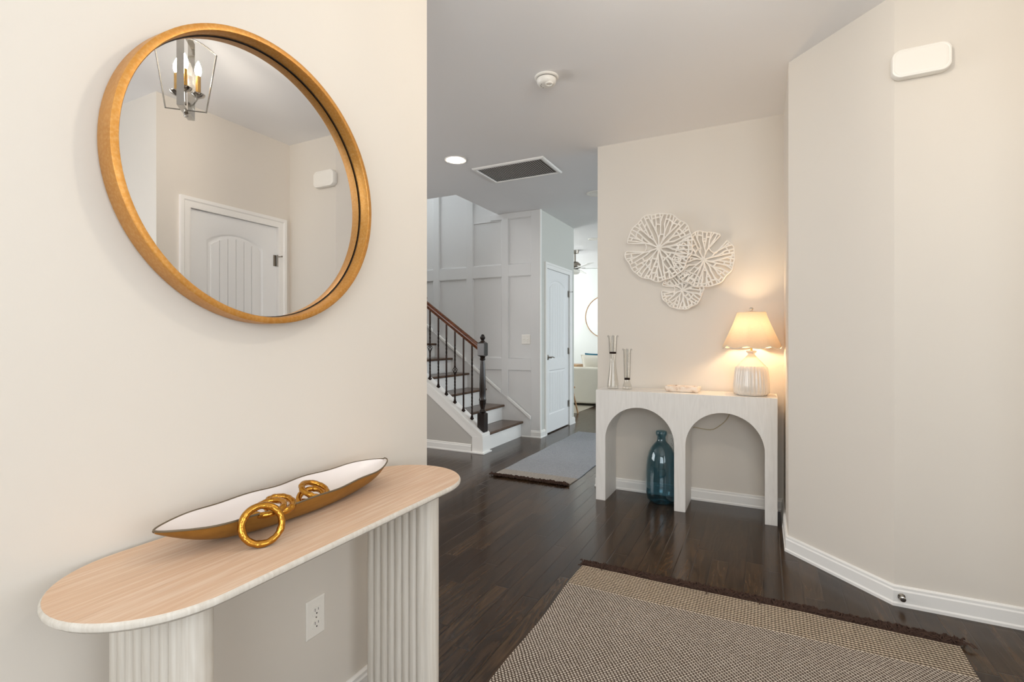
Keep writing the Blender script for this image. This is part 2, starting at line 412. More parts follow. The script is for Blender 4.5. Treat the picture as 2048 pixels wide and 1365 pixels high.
def window(n, x0, x1, y0, y1, z0, z1):
    fr = MB(); along = 'x' if x1-x0 > y1-y0 else 'y'
    if along == 'x':
        for (a, b_) in ((x0, x0+.05), (x1-.05, x1), ((x0+x1)/2-.03, (x0+x1)/2+.03)): fr.box(a, b_, y0, y1, z0, z1)
        for (a, b_) in ((z0, z0+.05), (z1-.05, z1), ((z0+z1)/2-.015, (z0+z1)/2+.015)): fr.box(x0, x1, y0, y1, a, b_)
    else:
        for (a, b_) in ((y0, y0+.05), (y1-.05, y1), ((y0+y1)/2-.03, (y0+y1)/2+.03)): fr.box(x0, x1, a, b_, z0, z1)
        for (a, b_) in ((z0, z0+.05), (z1-.05, z1), ((z0+z1)/2-.015, (z0+z1)/2+.015)): fr.box(x0, x1, y0, y1, a, b_)
    o = struct('window_%d' % n, fr, M['trim'])
    g = MB()
    if along == 'x': g.box(x0+.05, x1-.05, (y0+y1)/2-.003, (y0+y1)/2+.003, z0+.05, z1-.05)
    else: g.box((x0+x1)/2-.003, (x0+x1)/2+.003, y0+.05, y1-.05, z0+.05, z1-.05)
    g.build('pane', M['pane'], o)
window(1, -.65, 1.75, -1.70, -1.64, .75, 2.35)  # unseen opening built for the front daylight fill
window(2, 2.44, 2.50, -.85, 1.0, .75, 2.35)
# hall and stair walls
b = MB().box(-5.14, -5, -1.74, OY-.07, 0, .7).box(-5.14, -5, -1.74, OY-.07, 2.3, H).box(-5.14, -5, -1.74, 0, .7, 2.3).box(-5.14, -5, 2.6, OY-.07, .7, 2.3)
struct('wall_dining', b, M['hall']); window(3, -5.10, -5.04, 0, 2.6, .7, 2.3)  # window out of view, added to let in fill light
b = MB().box(-5, XL-.14, -1.74, -1.6, 0, H); struct('wall_dining_front', b, M['hall'])
b = MB().box(-6.2, HX-.001, HY, HY+.12, 0, 5.3); struct('wall_panelled', b, M['panel'])
b = MB().box(HX-.12, HX, HY, 5.679, 0, H).box(HX-.12, HX, 6.501, HY2, 0, H).box(HX-.12, HX, 5.679, 6.501, 2.071, H); struct('wall_hall_door', b, M['hall'])
b = MB().box(-6.2, HX-.12, HY2-.12, HY2, 0, H); struct('wall_living_near', b, M['room'])
b = MB().box(-6.2, 5.2, 10.6, 10.74, 0, H); struct('wall_living_far', b, M['room'])
b = MB().box(-6.2, -6.06, HY2, 7.4, 0, H).box(-6.2, -6.06, 10.0, 10.6, 0, H).box(-6.2, -6.06, 7.4, 10.0, 0, .55).box(-6.2, -6.06, 7.4, 10.0, 2.45, H); struct('wall_living_left', b, M['room']); window(6, -6.16, -6.10, 7.4, 10.0, .55, 2.45)  # side window made up, out of view, to light the living room
b = MB().box(5, 5.14, 3.92, 4.3, 0, H).box(5, 5.14, 6.9, 7.4, 0, H).box(5, 5.14, 10.3, 10.6, 0, H).box(5, 5.14, 4.3, 6.9, 0, .4).box(5, 5.14, 7.4, 10.3, 0, .4).box(5, 5.14, 4.3, 6.9, 2.55, H).box(5, 5.14, 7.4, 10.3, 2.55, H)
struct('wall_living_right', b, M['room']); window(4, 5.04, 5.10, 4.3, 6.9, .4, 2.55); window(5, 5.04, 5.10, 7.4, 10.3, .4, 2.55)
b = MB().box(XR+.14, 5, YB, YB+.14, 0, H); struct('wall_kitchen', b, M['room'])
# upper stairwell
b = MB().box(-6.2, -6.06, OY-.12, HY, 0, 5.3); struct('wall_stair_top', b, M['panel'])
b = MB().box(-6.2, OX, OY-.12, OY, H+.28, 5.3).box(OX, OX+.12, OY-.12, HY, H+.28, 5.3); struct('wall_upstairs', b, M['panel'])
b = MB().box(-6.2, OX+.12, OY-.12, HY+.12, 5.3, 5.42); struct('ceiling_upstairs', b, M['ceiling'])
SY0, SY1 = 4.47, 4.61                       # knee wall of the stair
b = MB().box(-6.06, -3.46, SY0, SY1, 0, H); struct('wall_stair', b, M['stairgrey'])

# baseboards
BB = [(0, 0), (.020, 0), (.020, .012), (.015, .018), (.015, .066), (.011, .072), (.011, .082), (.004, .088), (0, .088)]
def base(n, path, side): struct('baseboard_' + n, MB().sweep(path, BB, side), M['trim'], smooth=30)
base('left', [(XL, -1.6), (XL, YE), (XL-.14, YE), (XL-.14, -1.6)], -1)
base('back', [(-1.197, YB+.14), (-1.197, YB), (XR, YB), (XR, YR1), (XA, YA), (XC, YA), (XC, D1+.075)], -1)
base('closet', [(XC, D0-.075), (XC, YC), (2.4, YC), (2.4, -1.6)], -1)
base('hall', [(HX, 6.49+.075), (HX, HY2), (-6, HY2)], -1)
base('panel', [(-2.62, HY-.012), (HX, HY-.012), (HX, 5.69-.07)], -1)
base('far', [(-6, 10.6), (5, 10.6)], -1)
base('stair', [(-5.0, SY0), (-2.72, SY0)], -1)

# board and batten on the panelled stair wall
t_ = MB(); y0, y1 = HY-.016, HY+.001
for xc in (-2.858, -3.369, -3.887, -4.40, -4.91, -5.42):
    t_.box(xc-.047, xc+.047, y0, y1, 0, H-.002 if xc > OX else 5.0)
t_.box(-2.503, HX-.0045, y0-.0006, y1, 0, H-.002)
t_.box(-6.0, -2.503, y0+.0015, y1, 1.955, 2.106); t_.box(-6.0, -2.503, y0+.0015, y1, .802, .948)
t_.box(-3.068, -2.503, y0+.0015, y1, 2.665, H-.001)
t_.box(-6.0, OX, y0+.0015, y1, 3.5, 3.65)
struct('trim_1', t_, M['panel'], bevel=.004)
# small panel mouldings inside the battens
t_ = MB()
def mould(x0, x1, z0, z1, s=.010):
    for (a, b_, c_, d) in ((x0, x0+s, z0, z1), (x1-s, x1, z0, z1), (x0, x1, z0, z0+s), (x0, x1, z1-s, z1)): t_.box(a, b_, HY-.009, HY, c_, d)
edges = [(-2.811, -2.503), (-3.322, -2.905), (-3.840, -3.416), (-4.353, -3.934)]
for i, (a, b_) in enumerate(edges):
    mould(a, b_, 2.106, 2.665 if i == 0 else (2.66 if i == 1 else 3.5)); mould(a, b_, .948, 1.955)
struct('trim_2', t_, M['panel'], bevel=.003)
# corner bead between panelling and door wall
struct('trim_3', MB().box(HX-.004, HX+.008, HY-.018, HY+.02, .088, H), M['trim'], bevel=.003)

# ------------------------------------------------------------------ doors
def arch_outline(x0, x1, z0, z1, rise, inset, n=14):
    x0 += inset; x1 -= inset; z0 += inset; z1 -= inset
    pts = [(x0, z0), (x1, z0)]
    if rise <= 0: return pts + [(x1, z1), (x0, z1)]
    zs = z1-rise; hw = (x1-x0)/2; rad = (hw*hw+rise*rise)/(2*rise); cz = z1-rad; xm = (x0+x1)/2
    for i in range(n+1):
        a = math.asin(hw/rad)*(1-2*i/n); pts.append((xm+rad*math.sin(a), cz+rad*math.cos(a)))
    return pts
def door_leaf(W, Hd, fn):
    """leaf in local (u across, v up, w outward); fn maps to the parent's space"""
    mb = MB(); T = .035
    pan = [(.115, W-.115, .90+.0, Hd-.115, .07), (.115, W-.115, .22, .78, 0)]
    outs = [arch_outline(a, b_, c_, d, r_, 0) for a, b_, c_, d, r_ in pan]
    outer = [(0, 0), (W, 0), (W, Hd), (0, Hd)]
    loops = [[Vector((p[0], p[1], 0)) for p in outer]] + [[Vector((p[0], p[1], 0)) for p in o] for o in outs]
    tris = tessellate_polygon(loops); flat = [p for l in loops for p in l]
    mb.add([fn(p.x, p.y, 0) for p in flat], [tuple(t) for t in tris])
    mb.add([fn(*p) for p in ((0,0,0),(W,0,0),(W,Hd,0),(0,Hd,0),(0,0,-T),(W,0,-T),(W,Hd,-T),(0,Hd,-T))],
           [(0,1,5,4),(1,2,6,5),(2,3,7,6),(3,0,4,7),(4,5,6,7)])
    for (a, b_, c_, d, r_) in pan:
        rings = []
        for ins, dep in ((0, 0), (.006, -.003), (.014, -.010), (.024, -.010)):
            rings.append([fn(p[0], p[1], dep) for p in arch_outline(a, b_, c_, d, r_, ins)])
        mb.loft(rings, True, False, True)
        # beadboard field
        ins = .034; x0, x1 = a+ins, b_-ins; z0 = c_+ins; n = 6
        o = arch_outline(a, b_, c_, d, r_, ins)
        def top(x):
            if r_ <= 0: return d-ins
            hw = (x1-x0)/2; rad = (hw*hw+r_*r_)/(2*r_); return d-ins-rad+math.sqrt(max(rad*rad-(x-(x0+x1)/2)**2, 0))
        for k in range(n):
            u0 = x0+(x1-x0)*k/n+.0022; u1 = x0+(x1-x0)*(k+1)/n-.0022
            pts = [(u0, z0), (u1, z0)] + [(u1+(u0-u1)*j/4, top(u1+(u0-u1)*j/4)) for j in range(5)]
            mb.prism(pts, -.0102, -.003, fn)
    return mb
def casing(y0, y1, z1, fn, wd=.07, gap=.004):
    mb = MB(); prof = [(0, 0), (0, .010), (.012, .014), (.040, .014), (.048, .020), (wd, .020), (wd, 0)]
    path = [(y0, 0), (y0, z1), (y1, z1), (y1, 0)]; rings = []
    offs = [(-1, 0), (-1, 1), (1, 1), (1, 0)]
    for (u, v), (su, sv) in zip(path, offs):
        rings.append([fn(u + su*d, v + sv*d, h_) for d, h_ in prof])
    mb.loft(rings); return mb
def door(num, fn, W, Hd, label, hinge_u, handle_u=None, jamb=True):
    leaf = door_leaf(W-.003, Hd-.0155, lambda u, v, w_: fn(u+.0015, v+.014, w_-.012))
    o = struct('door_%d' % num, leaf, M['door'], smooth=35, label=label)
    cs = casing(0, W, Hd, fn); cs.build('door_casing', M['trim'], o, smooth=30)
    j = MB(); 
    def bx(u0, u1, v0, v1, w0, w1): j.add([fn(u, v, w_) for w_ in (w0, w1) for v in (v0, v1) for u in (u0, u1)], [(0,2,3,1),(4,5,7,6),(0,1,5,4),(2,6,7,3),(0,4,6,2),(1,3,7,5)])
    bx(-.012, 0, 0, Hd+.012, -.12, .002); bx(W, W+.012, 0, Hd+.012, -.12, .002); bx(-.012, W+.012, Hd, Hd+.012, -.12, .002)
    bx(0, .02, 0, Hd, -.062, -.0485); bx(W-.02, W, 0, Hd, -.062, -.0485); bx(0, W, Hd-.02, Hd, -.062, -.0485)
    j.build('door_jamb', M['trim'], o)
    for z in (.30, 1.02, 1.80):
        hb = MB(); cyl = []
        for zz in (z-.045, z+.045): cyl.append([fn(hinge_u+.006*math.cos(2*PI*i/10), zz, .002+.006*math.sin(2*PI*i/10)) for i in range(10)])
        hb.loft(cyl)
        s = -1 if hinge_u > W/2 else 1
        hb.add([fn(u, v, w_) for w_ in (-.012, -.0095) for v in (z-.043, z+.043) for u in (hinge_u+s*.004, hinge_u+s*.030)], [(0,2,3,1),(4,5,7,6),(0,1,5,4),(2,6,7,3),(0,4,6,2),(1,3,7,5)])
        if z == 1.80: hb.tube([fn(hinge_u, z+.03, .005), fn(hinge_u, z+.03, .045)], .003).sphere(fn(hinge_u, z+.03, .048), .007, 10)
        hb.build('hinge', M['nickel'], o, smooth=40)
    if handle_u is not None:
        hb = MB(); z = .955
        rg = [[fn(handle_u+r_*math.cos(2*PI*i/20), z+r_*math.sin(2*PI*i/20), w_) for i in range(20)] for r_, w_ in ((.033, -.012), (.033, -.006), (.028, -.003), (.012, -.001), (.011, .030), (.013, .040))]
        hb.loft(rg)
        s = 1 if handle_u < W/2 else -1
        hb.tube([fn(handle_u+s*d, z+.006*math.sin(d*40), .036+.0*d) for d in (0, .03, .06, .09, .115)], .009, 10, rf=lambda a, k: 1-.45*a)
        hb.build('lever_handle', M['nickel'], o, smooth=50)
    return o
door(1, lambda u, v, w_: (HX+w_, 5.69+u, v), .80, 2.06, 'white two panel hall door with a lever handle and satin hinges', .80, .06)
door(2, lambda u, v, w_: (XC-w_, D1-u, v), D1-D0, DH, 'white closet door with arched beadboard panel seen in the round mirror', 0.0, D1-D0-.06)

# ------------------------------------------------------------------ staircase
RI, RU = .188, .254; X0 = -2.60; YW0 = SY1; YW1 = HY-.016
YW0 += .003
st = thing('staircase', (X0, YW0, 0), 'stair flight with brown wooden treads and white risers climbing beside the panelled wall', 'staircase')
NS = 12
for k in range(NS):
    z = RI*(k+1); xn = -RU*k
    m_ = MB().box(xn-RU-.03, xn, 0.0, YW1-YW0, z-.028, z); m_.build('tread', M['tread'], st, bevel=.010, seg=3)
    m_ = MB().box(xn-.05, xn-.03, 0.0, YW1-YW0, z-RI, z-.028); m_.build('riser', M['trim'], st)
# wall skirt with cap moulding
def zs(x, off): return off + (RI/RU)*(-(x))
sk = MB(); xa, xb = .10, -RU*NS
ysk = YW1-YW0
pts = [(-.03, 0), (.10, 0), (.10, zs(.10, .188+.11)), (xb, zs(xb, .188+.11)), (xb, zs(xb, -.1))]
sk.prism(pts, ysk-.012, ysk+.0, lambda u, v, w_: (u, w_, v)); sk.build('skirt_board', M['panel'], st)
for a, b_ in ((.10, -.21), (-.305, -.72), (-.815, -1.235), (-1.33, -1.75)):
    cp = MB()
    pts = [(a, zs(a, .188+.105)), (a, zs(a, .188+.142)), (b_, zs(b_, .188+.142)), (b_, zs(b_, .188+.105))]
    cp.prism(pts, ysk-.030, ysk+.0, lambda u, v, w_: (u, w_, v)); cp.build('skirt_cap', M['trim'], st, bevel=.004)
# knee wall: core, sloping cap, white apron
XE = -2.585                                  # its lower end
def kz(x): return .205 + .742*(XE - x)       # top line
kw = MB(); pts = [(XE-.004, 0), (XE-.004, kz(XE)-.02), (-3.46, kz(-3.46)-.02), (-3.46, 0)]
kw.prism(pts, SY0+.0, SY1-.004, lambda u, v, w_: (u, w_, v)); struct('wall_knee', kw, M['stairgrey'])
kt = MB()
def kband(d0, d1, ya, yb, xs, xe):
    kt.prism([(xs, kz(xs)-d0), (xs, kz(xs)-d1), (xe, kz(xe)-d1), (xe, kz(xe)-d0)], ya, yb, lambda u, v, w_: (u, w_, v))
kband(0, .026, SY0-.018, SY1+.004, XE+.004, -3.46)
kband(.026, .050, SY0-.014, SY0, XE, -3.46); kband(.050, .135, SY0-.009, SY0, XE, -3.46)
kt.box(XE-.125, XE, SY0-.010, SY0, 0, kz(XE)-.03)
kt.box(XE-.004, XE+.006, SY0-.012, SY1+.002, 0, kz(XE)-.02)
kt.box(XE-.14, XE+.028, SY0-.032, SY1+.004, 0, .016)
struct('trim_4', kt, M['trim'], bevel=.003)

rl = thing('stair_railing', (-2.628, (SY0+SY1)/2, .2), 'dark newel post, brown handrail and iron balusters on the stair knee wall', 'railing')
RX, RYc = -2.628, (SY0+SY1)/2
def L(x, z): return (x-RX, 0, z-.2)
def newel(cx, zb, name='newel_post'):
    n_ = MB(); a = .040; zb -= .2; x = cx-RX
    def sq(z, h_): return [(x-h_, -h_, z), (x+h_, -h_, z), (x+h_, h_, z), (x-h_, h_, z)]
    n_.loft([sq(zb, a), sq(zb+.19, a), sq(zb+.20, a-.012)])
    n_.loft([sq(zb+.79, a-.012), sq(zb+.80, a), sq(zb+.925, a), sq(zb+.94, a-.014)])
    pr = [(.030, .20), (.038, .21), (.030, .225), (.022, .235), (.024, .25), (.032, .285), (.036, .30), (.036, .325), (.040, .332), (.036, .342), (.033, .36),
          (.034, .42), (.033, .50), (.030, .60), (.025, .70), (.021, .745), (.028, .752), (.030, .765), (.024, .772), (.030, .79)]
    n_.lathe(pr, (x, 0, zb), 24)
    pr = [(.024, .94), (.026, .948), (.018, .954), (.016, .960), (.022, .968), (.028, .982), (.024, .998), (.018, 1.003), (.019, 1.009), (.012, 1.018), (.001, 1.022)]
    n_.lathe(pr, (x, 0, zb), 24)
    return n_.build(name, M['newel'], rl, smooth=35)
newel(-2.628, .215)
MB().lathe([(.016, -.03), (.014, -.012), (.024, -.004), (.030, .012), (.026, .028), (.012, .038), (.001, .040)], L(-3.372, 1.628), 20).build('rail_knob', M['rail'], rl, smooth=50)
hr = MB(); ra = Vector(L(-2.665, 1.098)); rb = Vector(L(-3.459, 1.098+.70*.794))
d = (rb-ra).normalized(); up = Vector((0, 1, 0)).cross(d)
if up.z < 0: up = -up
pf = [(-.020, -.030), (.020, -.030), (.022, -.015), (.028, -.008), (.030, .006), (.026, .018), (.014, .027), (0, .030), (-.014, .027), (-.026, .018), (-.030, .006), (-.028, -.008), (-.022, -.015)]
hr.loft([[p + Vector((0, 1, 0))*a + up*b_ for a, b_ in pf] for p in (ra, rb)]); hr.build('handrail', M['rail'], rl, smooth=40)
def baluster(x, kind):
    z0 = kz(x)+.0; z1 = 1.098 + .70*(-2.665-x) - .030
    b_ = MB(); zz = []; n_ = 60
    tw = []
    for i in range(n_+1):
        z = z0+(z1-z0)*i/n_; q_ = i/n_
        if kind == 'basket': inb = .40 < q_ < .50
        else: inb = False
        ang = 0
        t0 = min(max((q_-.12)/.22, 0), 1); t1 = min(max((q_-.55)/.25, 0), 1)
        if kind != 'plain': ang = (t0+t1)*2.5*PI
        a = .0068 if not inb else .0015
        ring = [(x-RX+a*math.sqrt(2)*math.cos(ang+PI/4+PI/2*k), a*math.sqrt(2)*math.sin(ang+PI/4+PI/2*k), z-.2) for k in range(4)]
        tw.append(ring)
    b_.loft(tw)
    o = b_.build('baluster', M['iron'], rl)
    s_ = MB(); c0 = Vector((x-RX, 0, z0-.2))
    e1 = Vector((1, 0, -.742)).normalized(); e3 = Vector((.742, 0, 1)).normalized()
    s_.obox(c0+Vector((0, 0, .012)), e1, (0, 1, 0), e3, .030, .030, .026); s_.box(x-RX-.010, x-RX+.010, -.010, .010, z0-.2+.015, z0-.2+.042)
    s_.build('shoe', M['iron'], o, bevel=.003)
    if kind == 'basket':
        w_ = MB(); za, zb_ = z0+(z1-z0)*.395-.2, z0+(z1-z0)*.505-.2
        for k in range(4):
            w_.tube([(x-RX+.024*math.sin(PI*i/12)*math.cos(k*PI/2+i*PI/12*1.2), .024*math.sin(PI*i/12)*math.sin(k*PI/2+i*PI/12*1.2), za+(zb_-za)*i/12) for i in range(13)], .0035, 6)
        for z in (za, zb_): w_.sphere((x-RX, 0, z), .011, 10)
        w_.build('basket', M['iron'], o, smooth=50)
for x, k in ((-2.757, 'twist'), (-2.863, 'plain'), (-2.972, 'basket'), (-3.082, 'twist'), (-3.188, 'twist'), (-3.30, 'basket')): baluster(x, k)

# ------------------------------------------------------------------ wall plates
def outlet(name, loc, rz, label):
    """plate in local X (across) / Z (up), front towards -Y"""
    o = thing(name, loc, label, 'outlet', rz)
    p = MB(); w2, h2 = .035, .0575
    p.loft([[(sx*(w2-i), y, sz*(h2-i)) for sx, sz in ((-1,-1),(1,-1),(1,1),(-1,1))] for y, i in ((0, 0), (-.003, 0), (-.006, .004))])
    p.build('plate', M['plastic'], o, bevel=.0012)
    for zc in (-.0195, .0195):
        q_ = MB(); ring = []
        for i in range(28):
            a = 2*PI*i/28; x = .0172*math.cos(a); z = .0172*math.sin(a); z = max(min(z, .0135), -.0135); ring.append((x, z))
        q_.loft([[(x*s, y, zc+z*s) for x, z in ring] for y, s in ((-.0055, 1), (-.0078, 1), (-.0082, .96))])
        r_ = q_.build('receptacle', M['plastic'], o)
        s_ = MB(); s_.box(-.0068, -.0052, -.0086, -.007, zc+.000, zc+.009).box(.0052, .0068, -.0086, -.007, zc+.001, zc+.008)
        s_.lathe([(.0024, -.0086), (.0024, -.007)], (0, 0, zc-.0065), 12, axis='y'); s_.build('slots', M['slot'], r_)
    MB().lathe([(.0022, -.0072), (.0022, -.005)], (0, 0, 0), 10, axis='y').build('screw', M['nickel'], o)
    return o
outlet('outlet', (XL, 1.072, .360), R(90), 'white duplex wall outlet under the bleached wood console')
sw = thing('light_switch', (-2.575, HY, 1.180), 'white double light switch plate on the panelled stair wall', 'light switch')
p = MB(); p.loft([[(sx*(.058-i), y, sz*(.058-i)) for sx, sz in ((-1,-1),(1,-1),(1,1),(-1,1))] for y, i in ((0, 0), (-.004, 0), (-.007, .004))]); p.build('plate', M['plastic'], sw)
for x in (-.023, .023):
    MB().box(x-.005, x+.005, -.008, -.006, -.012, .012).obox((x, -.012, .004), (1,0,0), (0,1,.7), (0,-.7,1), .007, .014, .008).build('toggle', M['plastic'], sw)
    for z in (-.03, .03): MB().lathe([(.002, -.008), (.002, -.006)], (x, 0, z), 8, axis='y').build('screw', M['nickel'], sw)

# door chime on the right wall
ch = thing('door_chime', (.613, YA, 2.405), 'white rounded door chime cover high on the right wall', 'door chime')
def rrect(hw, hh, r_, n=6, bul=0):
    pts = []
    for cx, cz, a0 in ((hw-r_, hh-r_, 0), (-hw+r_, hh-r_, 90), (-hw+r_, -hh+r_, 180), (hw-r_, -hh+r_, 270)):
        for i in range(n+1):
            a = R(a0+90*i/n); pts.append((cx+r_*math.cos(a), cz+r_*math.sin(a)))
    return pts
def bulge(pts, hw, hh, b_):  # sides bow outward
    return [(x + math.copysign(b_*(1-(z/hh)**2), x)*min(abs(x)/hw, 1)**4, z) for x, z in pts]
rg = []
for y, i in ((0, .004), (-.014, .004), (-.014, 0), (-.038, 0), (-.043, .002), (-.045, .006), (-.045, .0075), (-.044, .009), (-.045, .011), (-.0465, .02)):
    rg.append([(x, y, z) for x, z in bulge(rrect(.096-i, .062-i, .026), .096, .062, .012)])
MB().loft(rg[:2]).build('back_box', M['plastic'], ch, smooth=40)
MB().loft(rg[2:]).build('cover', M['plastic'], ch, smooth=40)

# door stop on the right baseboard
ds = thing('door_stop', (.548, YA-.015, .045), 'small round chrome door stop on the white baseboard of the right wall', 'door stop')
MB().lathe([(.014, 0), (.014, -.004), (.006, -.006), (.005, -.02), (.011, -.022), (.011, -.032), (.006, -.034)], (0, 0, 0), 20, axis='y').build('base', M['chrome'], ds, smooth=40)
MB().lathe([(.0065, -.032), (.0065, -.036), (.003, -.038)], (0, 0, 0), 14, axis='y').build('rubber_tip', M['slot'], ds, smooth=40)

# ------------------------------------------------------------------ ceiling fittings
sd = thing('smoke_detector', (-1.147, 2.735, H), 'white round smoke detector on the foyer ceiling', 'smoke detector')
MB().lathe([(.070, 0), (.070, -.006), (.066, -.010), (.058, -.011)], (0,0,0), 40).build('mounting_ring', M['plastic'], sd, smooth=35)
MB().lathe([(.0565, -.011), (.0565, -.014)], (0,0,0), 40).build('vent_gap', M['slot'], sd)
MB().lathe([(.057, -.014), (.058, -.020), (.056, -.032), (.050, -.043), (.040, -.048), (.02, -.049), (.001, -.049)], (0,0,0), 40).build('body', M['plastic'], sd, smooth=50)
MB().lathe([(.022, -.040), (.022, -.052), (.019, -.055), (.017, -.051), (.001, -.050)], (.022,-.014,0), 24).build('sensor_cap', M['plastic'], sd, smooth=35)
for a in (150, 180, 205, 230): MB().sphere((.034*math.cos(R(a)), .034*math.sin(R(a)), -.0475), .003, 8).build('vent_slot', M['slot'], sd)

def recessed(loc, r_, lit, label):
    o = thing('recessed_light', loc, label, 'ceiling light', group='recessed ceiling lights')
    MB().lathe([(r_, 0), (r_, -.004), (r_*.97, -.007), (r_*.80, -.005), (r_*.76, -.001)], (0,0,0), 40, cap0=False, cap1=False).build('trim_ring', M['plastic'], o, smooth=50)
    MB().lathe([(r_*.78, -.0015), (r_*.74, -.003), (.001, -.0035)], (0,0,0), 40).build('lens', M['downlight'] if lit else M['plastic'], o, smooth=50)
    return o
recessed((-2.38, 3.647, H), .095, True, 'lit round recessed ceiling light in front of the stairwell')
recessed((-1.585, 5.17, H), .110, False, 'unlit round ceiling disc half hidden behind the back wall edge')
recessed((-2.36, 7.52, H), .085, False, 'small unlit recessed ceiling light over the living room entry')

vt = thing('ceiling_vent', (-2.022, 4.13, H), 'white louvered return air vent in the hall ceiling', 'vent')
hx, hy = .352, .228; fr = MB()
for (o_, i_, z0, z1) in ((1.0, .022, -.010, 0), ):
    fr.loft([[(sx*a, sy*b_, z) for sx, sy in ((-1,-1),(1,-1),(1,1),(-1,1))] for a, b_, z in ((hx, hy, 0), (hx, hy, -.006), (hx-.008, hy-.008, -.014), (hx-.030, hy-.030, -.014), (hx-.034, hy-.034, -.006))], True, False, False)
fr.build('frame', M['trim'], vt)
lv = MB(); n_ = 30
for i in range(n_):
    x = -(hx-.045) + 2*(hx-.045)*i/(n_-1)
    lv.obox((x, 0, -.007), (1, 0, -.9), (0, 1, 0), (.9, 0, 1), .0105, 2*(hy-.036), .0015)
lv.build('louvers', M['trim'], vt)
MB().box(-(hx-.032), hx-.032, -(hy-.032), hy-.032, -.0015, -.0005).build('duct_opening', M['duct'], vt)  # flat grey-brown sheet behind the louvers

# ------------------------------------------------------------------ round foyer mirror
mr = thing('round_mirror', (XL, .890, 1.600), 'large round wall mirror with a gold frame above the bleached wood console', 'mirror')
RM = .365
fm = MB()
prof = [(RM, 0), (RM+.003, .006), (RM+.002, .052), (RM-.001, .054), (RM-.012, .054), (RM-.014, .051), (RM-.015, .018), (RM-.015, 0)]
rings = []
N = 128
for i in range(N+1):
    a = 2*PI*i/N; rings.append([(d_, r_*math.cos(a), r_*math.sin(a)) for r_, d_ in prof])
fm.loft(rings, True, False, False); fm.build('frame', M['frame'], mr, smooth=35)
MB().lathe([(RM-.015, .0165), (RM-.015, .018), (.001, .018)], (0,0,0), 128, axis='x').build('mirror_glass', M['mirror'], mr, smooth=20)
MB().lathe([(RM-.017, .0185), (RM-.0145, .0185), (RM-.0145, .021), (RM-.017, .021)], (0,0,0), 128, cap0=False, cap1=False, axis='x').build('bead', M['slot'], mr)

# ------------------------------------------------------------------ foyer lantern pendant
LX, LY = .05, 1.405
pl = thing('pendant_lantern', (LX, LY, H), 'foyer pendant with flared glass panel and candle bulbs, seen in the round mirror', 'pendant light', rz=R(45))
MB().lathe([(.065, 0), (.065, -.012), (.05, -.020), (.012, -.024), (.009, -.095), (.020, -.10), (.020, -.125), (.006, -.13)], (0,0,0), 32).build('canopy', M['chrome'], pl, smooth=35)
# in the fitting's own axes the straps lie along x, the glass along y
zb, zt = -.478, -.20; BW, TW, ARC = .083, .125, .062
out = [(-BW, zb), (BW, zb), (TW, zt)] + [(TW*(1-2*i/14), zt+ARC*(1-abs(1-2*i/14)**1.8)) for i in range(1, 14)] + [(-TW, zt)]
pane = MB().prism(out, -.003, .003, lambda u, v, w_: (w_, u, v)).build('glass_panel', M['glass'], pl)
MB().tube([(0, u, v) for u, v in out], .0040, 6, closed=True).build('polished_edge', M['gedge'], pane)
for sx in (-1, 1):
    s_ = MB(); s_.box(sx*.085-.0015, sx*.085+.0015, -.0145, .0145, zb-.012, -.118); s_.box(min(0, sx*.085), max(0, sx*.085), -.0145, .0145, -.121, -.118)
    s_.box(min(sx*.004, sx*.085), max(sx*.004, sx*.085), -.0145, .0145, zb-.0135, zb-.0105)
    s_.build('metal_strap', M['chrome'], pl)
MB().lathe([(.001, zb-.034), (.008, zb-.032), (.010, zb-.026), (.008, zb-.018), (.013, zb-.014), (.013, zb-.006), (.005, zb-.002)], (0,0,0), 24).build('bottom_knob', M['chrome'], pl, smooth=40)
for cx, cy in ((-.036, .004), (.022, .044), (.022, -.044)):
    arm = MB().tube([(cx*.25, cy*.25, zb+.02), (cx*.6, cy*.6, zb+.035), (cx, cy, zb+.075)], .004, 8).lathe([(.006, zb+.070), (.026, zb+.082), (.030, zb+.090), (.026, zb+.088), (.012, zb+.084)], (cx, cy, 0), 24).build('candle_arm', M['chrome'], pl, smooth=40)
    MB().lathe([(.011, zb+.084), (.011, zb+.175), (.008, zb+.178)], (cx, cy, 0), 20).build('candle_sleeve', M['brass'], arm, smooth=40)
    MB().lathe([(.007, zb+.176), (.011, zb+.186), (.0145, zb+.200), (.013, zb+.216), (.008, zb+.232), (.003, zb+.244), (.0005, zb+.248)], (cx, cy, 0), 20).build('bulb', M['candle'], arm, smooth=60)

# ------------------------------------------------------------------ bleached wood console
cn = thing('console_table', (-1.004, .895, 0), 'long oval bleached wood console with reeded slab legs against the left wall', 'console table')
HLc, RC, ZT = .343, .180, .755
def stadium(off, z, n=24):
    r_ = RC-off; pts = []
    for i in range(n+1): a = R(-180+180*i/n); pts.append((r_*math.cos(a), -HLc+r_*math.sin(a), z))
    for i in range(n+1): a = R(0+180*i/n); pts.append((r_*math.cos(a), HLc+r_*math.sin(a), z))
    return pts
tp = MB().loft([stadium(.004, ZT), stadium(.0015, ZT-.0025), stadium(0, ZT-.006), stadium(.001, ZT-.012), stadium(.006, ZT-.017), stadium(.040, ZT-.031), stadium(.044, ZT-.034)][::-1], True, True, False)
tp.build('tabletop_edge', M['whitewash'], cn, smooth=35, label='whitewashed rounded edge and underside of the top')
MB().loft([stadium(.0041, ZT-.004), stadium(.0041, ZT+.0002)]).build('tabletop', M['oak'], cn)
